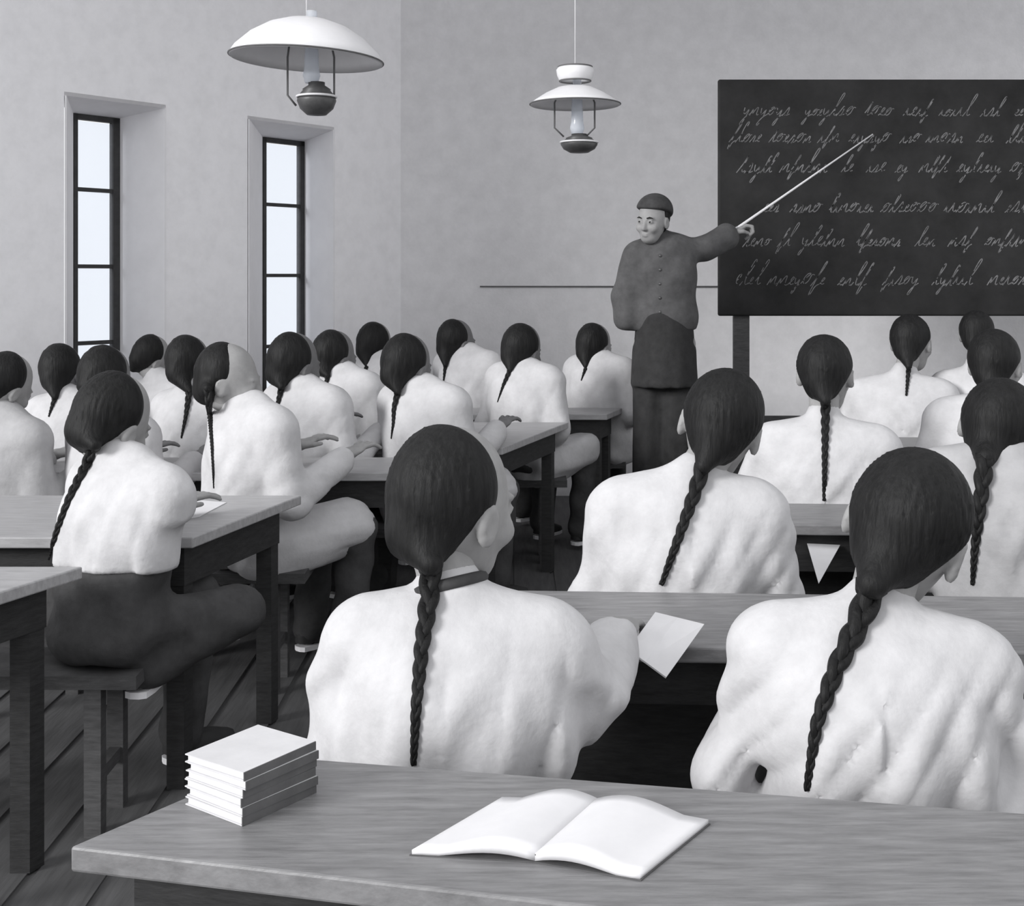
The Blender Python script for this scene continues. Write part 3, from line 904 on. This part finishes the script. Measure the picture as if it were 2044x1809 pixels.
# ------------------------------------------------------------------ blackboard
BY = 7.25
p0, p1 = at_y(1434, 158, BY), at_y(1434, 631, BY)
bx0, bx1, bz1, bz0 = p0.x, at_y(2330, 158, BY).x, p0.z, p1.z
bb = tag(empty('blackboard', ((bx0 + bx1) / 2, BY, PL)), 'large blackboard covered in faint chalk script, on dark wooden posts', 'blackboard')
m = MB(); m.box((0, .02, (bz0 + bz1) / 2 - PL), (bx1 - bx0, .035, bz1 - bz0))
sl = m.build('board_panel', 'slate_black', bb)
bv = sl.modifiers.new('edge', 'BEVEL'); bv.width = .012; bv.segments = 3
for px in (1483, 2270):
    x = (px - CX) * BY / F - (bx0 + bx1) / 2
    m = MB(); m.box((x, .06, (bz1 - PL - .1) / 2 + .004), (.09, .045, bz1 - PL - .1)); m.build('post', 'desk_wood_mid', bb)
    m = MB(); m.box((x, .05, .035), (.10, .40, .06)); m.build('foot', 'desk_wood_mid', bb)
m = MB(); m.box((0, .065, .45), (bx1 - bx0 - .25, .03, .06)); m.build('crossbar', 'desk_wood_mid', bb)
# chalk script: slanting loops in six lines
rng = random.Random(5)
GL = {'i': [(0, 0), (.18, .5), (.22, .95), (.26, .3), (.42, 0), (.6, .2)],
      'o': [(0, .1), (.25, .6), (.55, .95), (.25, .95), (.05, .5), (.25, 0), (.55, .3), (.55, .9), (.8, .8)],
      'l': [(0, 0), (.35, 1.0), (.6, 2.1), (.42, 2.3), (.28, 1.6), (.26, .4), (.42, 0), (.62, .2)],
      'n': [(0, 0), (.15, .9), (.18, 0), (.36, .7), (.55, .95), (.58, .2), (.7, 0), (.85, .2)],
      's': [(0, 0), (.25, .6), (.38, 1.1), (.5, .5), (.42, .05), (.15, .05), (.5, .05), (.7, .2)],
      'y': [(0, .8), (.1, .25), (.3, .1), (.5, .85), (.48, 0), (.3, -1.0), (.1, -.8), (.4, -.1), (.75, .2)],
      't': [(0, 0), (.3, .9), (.45, 1.8), (.32, .4), (.45, 0), (.65, .2)],
      'f': [(0, 0), (.4, 1.2), (.55, 2.1), (.4, 2.1), (.25, .8), (.1, -.9), (.3, -.6), (.35, 0), (.65, .2)],
      'e': [(0, .1), (.3, .5), (.42, .85), (.25, .95), (.12, .5), (.25, .05), (.55, .2)]}
rows = [(232, 1480, .95), (285, 1455, .95), (345, 1470, 1.0), (425, 1520, 1.05), (492, 1482, 1.0), (570, 1462, 1.1)]
for ri, (py, sx, sc) in enumerate(rows):
    base = at_y(sx, py, BY); m = MB()
    x = base.x; x_end = bx1 - .12; size = .055 * sc
    while x < x_end:
        nlet = rng.randint(2, 7); wv = rng.uniform(.55, 1.0)
        for _ in range(nlet):
            g = GL[rng.choice('iolnsytfeenoil')]; s = size * rng.uniform(.8, 1.2)
            dy = rng.uniform(-.004, .004)
            # smooth the glyph
            pts = []
            for a, b in zip(g, g[1:]):
                for j in range(3): pts.append((a[0] + (b[0] - a[0]) * j / 3, a[1] + (b[1] - a[1]) * j / 3))
            pts.append(g[-1])
            for _k in range(2): pts = [pts[0]] + [tuple((pts[i - 1][c] + 2 * pts[i][c] + pts[i + 1][c]) / 4 for c in (0, 1)) for i in range(1, len(pts) - 1)] + [pts[-1]]
            P3 = [Vector((x + (u * 1.05 + .45 * w) * s, 0, base.z + w * s + dy)) for u, w in pts]
            off = Vector(((bx0 + bx1) / 2, BY, PL))
            wd_ = .0022 * wv + .0008
            for a, b in zip(P3, P3[1:]):
                if rng.random() < .10: continue
                d = (b - a); 
                if d.length < 1e-5: continue
                nn = Vector((-d.z, 0, d.x)).normalized() * wd_
                q = [a - nn, b - nn, b + nn, a + nn]
                V = [Vector((p.x - off.x, .0012, p.z - off.z)) for p in q] + [Vector((p.x - off.x, .004, p.z - off.z)) for p in q]
                m.add(V, [(0, 1, 2, 3), (0, 4, 5, 1), (1, 5, 6, 2), (2, 6, 7, 3), (3, 7, 4, 0)])
            x += g[-1][0] * s * 1.05
            if x > x_end: break
        x += size * rng.uniform(.7, 1.6)
    o = m.build('chalk_line', 'chalk', bb); o['kind'] = 'stuff'

# ------------------------------------------------------------------ hanging oil lamps
def lamp(label, px, Y, prof_shade, z_rim, wires_px, z_w, font, crown=None, roll=0.0, r_chim=.035):
    X = wx(px, Y)
    root = tag(empty('hanging_oil_lamp', (X, Y, z_rim)), label, 'lamp', 'hanging oil lamps')
    M = Matrix.Rotation(roll, 3, 'Y')
    m = MB(); inner = [(max(r - .004, .001), z - .006) for r, z in prof_shade]
    m.lathe(prof_shade + inner[::-1], 56, M=M, closed=True); m.build('shade', 'enamel_white', root, True)
    rim = prof_shade[-1]
    m = MB(); m.tube([M @ Vector((rim[0] * math.cos(a), rim[0] * math.sin(a), rim[1])) for a in [2 * math.pi * i / 56 for i in range(57)]], .0035, 6); m.build('shade_rim', 'wire_grey', root, True)
    top = prof_shade[0]
    for wpx in wires_px:
        x = wx(wpx, Y) - X
        zt = np.interp(abs(x), [p[0] for p in prof_shade], [p[1] for p in prof_shade])
        m = MB(); m.tube([(x * .75, 0, zt - .01), (x, 0, min(zt - .05, -.005)), (x, 0, z_w - z_rim + .03), (x * .55, 0, z_w - z_rim - .012)], .0042, 8); m.build('frame_wire', 'wire_grey', root, True)
    fx, fz, fr, fh = font; fx = wx(fx, Y) - X; fz = fz - z_rim
    pr = [(.001, -fh), (fr * .5, -fh * .95), (fr * .85, -fh * .55), (fr, -fh * .05), (fr * .98, fh * .08), (fr * .9, fh * .15), (fr * .92, fh * .3), (fr * .7, fh * .62), (fr * .72, fh * .7), (fr * .42, fh * .95), (fr * .42, fh * 1.15), (.001, fh * 1.15)]
    m = MB(); m.lathe(pr, 36, (fx, 0, fz)); fo = m.build('oil_font', 'brass_dark', root, True)
    m = MB(); m.tube([(fx + fr * 1.0 * math.cos(a), fr * 1.0 * math.sin(a), fz + fh * .22) for a in [2 * math.pi * i / 36 for i in range(37)]], .005, 6); m.build('band', 'enamel_white', fo, True)
    zb = fz + fh * 1.1; ch = top[1] + .03
    m = MB(); cp = [(r_chim * .75, zb), (r_chim, zb + .03), (r_chim * .85, zb + .06), (r_chim * .6, ch)]
    m.lathe(cp + [(r - .002, z) for r, z in cp[::-1]], 28, (fx * .5, 0, 0), closed=True); m.build('glass_chimney', 'lamp_glass', root, True)
    if crown:
        m = MB(); m.lathe(crown + [(max(r - .004, .001), z - .003) for r, z in crown[::-1]], 36, closed=True); m.build('smoke_bell', 'enamel_white', root, True)
        rr = crown[-1]; m = MB()
        for r, z in (crown[0], crown[-1]):
            if r > .02: m.tube([(r * math.cos(a), r * math.sin(a), z) for a in [2 * math.pi * i / 36 for i in range(37)]], .004, 6)
        m.build('bell_rim', 'wire_grey', root, True)
    zc = (crown[-1][1] if crown else top[1])
    m = MB(); m.tube([(0, 0, top[1] - .01), (0, 0, ZTOP - z_rim - .001)], .0025, 6); m.build('hanging_wire', 'plaster_trim', root, True)
    m = MB(); m.lathe([(.001, ZTOP - z_rim - .03), (.03, ZTOP - z_rim - .02), (.04, ZTOP - z_rim - .0005), (.001, ZTOP - z_rim - .0005)], 20); m.build('ceiling_hook', 'plaster_trim', root, True)
    return root
Yl = 5.0
zr = CH - (112 - HY) * Yl / F
lamp('larger hanging oil lamp with a wide white dish shade, above the second window', 612, Yl,
     [(.035, .150), (.09, .142), (.16, .118), (.23, .075), (.285, .022), (.306, -.012)], zr, (574, 667), CH - (205 - HY) * Yl / F,
     (632, CH - (200 - HY) * Yl / F, .078, .062), roll=.05)
Yl = 5.95
zr = CH - (203 - HY) * Yl / F
lamp('smaller hanging oil lamp with a ring-shaped smoke bell, left of the blackboard', 1148, Yl,
     [(.045, .075), (.085, .066), (.14, .040), (.19, .008), (.215, -.012)], zr, (1107, 1187), CH - (268 - HY) * Yl / F,
     (1156, CH - (288 - HY) * Yl / F, .088, .042), crown=[(.074, .098), (.086, .125), (.090, .150), (.080, .165)])

# ------------------------------------------------------------------ books and papers
stack_c = at(497, 1600, ZD)
def book(label, c, rz, w, l, t, cover, group=None):
    root = tag(empty('exercise_book', c, rz), label, 'book', group)
    m = MB(); m.box((0.001, 0, t / 2), (w - .004, l - .006, t - .003)); m.build('page_block', 'paper', root)
    for z in (.0008, t - .0008):
        m = MB(); m.box((0, 0, z), (w, l, .0016)); m.build('cover', cover, root)
    m = MB(); m.box((w / 2 + .0006, 0, t / 2), (.0016, l, t)); m.build('spine', 'book_cover_dark', root)  # spine coloured dark to carry the shade on the stack's right side
    return root
rng = random.Random(3)
t = .0122
ordn = ['lowest', 'second from the bottom', 'third from the bottom', 'third from the top', 'second from the top', 'topmost']
cst = Vector((-.372, 1.795, 0))
for k in range(6):
    book('pale exercise book in the stack on the near desk, %s of six' % ordn[k], (cst.x + rng.uniform(-.003, .003), cst.y + rng.uniform(-.003, .003), ZD + .0003 + k * t),
         math.radians(-36) + rng.uniform(-.03, .03), .118, .140, t - .0003, 'book_cover_pale', 'books stacked on the near desk')
# open book
def open_book():
    L_, BL, BS, RB, RF, FS = [at(*p, ZD + .004) for p in ((822, 1702), (1002, 1596), (1192, 1604), (1414, 1641), (1277, 1752), (1068, 1716))]
    c = (FS + BS) / 2
    root = tag(empty('open_book', (c.x, c.y, ZD)), 'large open book lying on the near desk with blank white pages', 'book')
    def page(a0, a1, b0, b1, name, flip):
        """a: spine (front, back), b: outer edge (front, back)"""
        n, k = 14, 8; V = []; 
        for layer in (0, 1):
            for i in range(n + 1):
                u = i / n
                arch = .016 * math.sin(math.pi * min(1, u * 1.25 + .02)) ** 1.0 * (1 - .45 * u) if u < .8 else .016 * max(0, math.sin(math.pi * min(1, u * 1.25 + .02))) * .55
                th = .009 * (1 - .35 * u)
                for j in range(k + 1):
                    w = j / k
                    p = (a0.lerp(a1, w)).lerp(b0.lerp(b1, w), u)
                    z = .0015 + (th + arch if layer else arch * .55)
                    V.append((p.x - c.x, p.y - c.y, z))
        N = (n + 1) * (k + 1); Fc = []
        for i in range(n):
            for j in range(k):
                q = [i * (k + 1) + j, (i + 1) * (k + 1) + j, (i + 1) * (k + 1) + j + 1, i * (k + 1) + j + 1]
                Fc.append(tuple(N + x for x in q)); Fc.append(tuple(reversed(q)))
        bd = [i * (k + 1) for i in range(n + 1)] + [n * (k + 1) + j for j in range(1, k + 1)] + [i * (k + 1) + k for i in range(n - 1, -1, -1)] + [j for j in range(k - 1, 0, -1)]
        for i in range(len(bd)):
            p, q = bd[i], bd[(i + 1) % len(bd)]
            Fc.append((p, q, N + q, N + p))
        mesh_obj(name, V, Fc, 'paper', root, True)
    page(FS, BS, L_, BL, 'left_pages', False)
    page(FS, BS, RF, RB, 'right_pages', True)
    poly = [L_, FS, RF, RB, BS, BL]
    m = MB(); m.prism([((p.x - c.x) * 1.015, (p.y - c.y) * 1.015) for p in poly], .0002, .0016); m.build('cover', 'book_cover_dark', root)
    m = MB()
    a, b = FS - c, BS - c
    m.tube([Vector((a.x, a.y, .010)), Vector((b.x, b.y, .010))], .0012, 6); m.build('gutter_stitch', 'frame_dark', root)
open_book()

def sheet(name, label, pts, mat='paper', th=.0016, cat='paper'):
    """a sheet or booklet leaf through 3-D corner points, with real thickness"""
    P = [Vector(p) for p in pts]; c = sum(P, Vector()) / len(P)
    nrm = (P[1] - P[0]).cross(P[-1] - P[0]).normalized() * th
    n = len(P)
    V = [p - c for p in P] + [p - c + nrm for p in P]
    Fc = [tuple(range(n - 1, -1, -1)), tuple(range(n, 2 * n))] + [(i, (i + 1) % n, n + (i + 1) % n, n + i) for i in range(n)]
    o = mesh_obj(name, V, Fc, mat); o.location = c
    return tag(o, label, cat)
# booklet held by the nearest pupil over the next desk: two leaves and a cover
def booklet():
    A = at_y(1308, 1222, 2.56); B = at_y(1406, 1246, 2.52); Cc = at_y(1330, 1352, 2.40); D = at_y(1254, 1296, 2.43)
    c = (A + B + Cc + D) / 4
    root = tag(empty('booklet', c), 'small open booklet held up beside the nearest pupil\'s right arm', 'book')
    m1, m2 = (A + D) / 2, (B + Cc) / 2
    s0, s1 = A.lerp(B, .45), D.lerp(Cc, .45)
    for nm, q in (('left_leaf', (D, s1, s0, A)), ('right_leaf', (s1, Cc, B, s0))):
        P = [Vector(p) - c for p in q]
        nrm = (P[1] - P[0]).cross(P[3] - P[0]).normalized() * .004
        if nrm.y > 0: nrm = -nrm
        V = P + [p - nrm for p in P]
        mesh_obj(nm, V, [(0, 1, 2, 3), (7, 6, 5, 4), (0, 4, 5, 1), (1, 5, 6, 2), (2, 6, 7, 3), (3, 7, 4, 0)], 'paper', root)
booklet()
ZP = ZD + .0005
sheet('paper_sheet', 'loose white sheet on the pale desk beside the largest left pupil', [at(352, 1040, ZP), at(398, 1032, ZP), at(452, 1004, ZP), at(372, 997, ZP)])
Yp = 3.52
sheet('folded_paper', 'small triangular white paper hanging at the desk edge of the second right row',
      [at_y(1634, 1166, 3.46), at_y(1677, 1089, 3.80), at_y(1611, 1086, 3.80)])
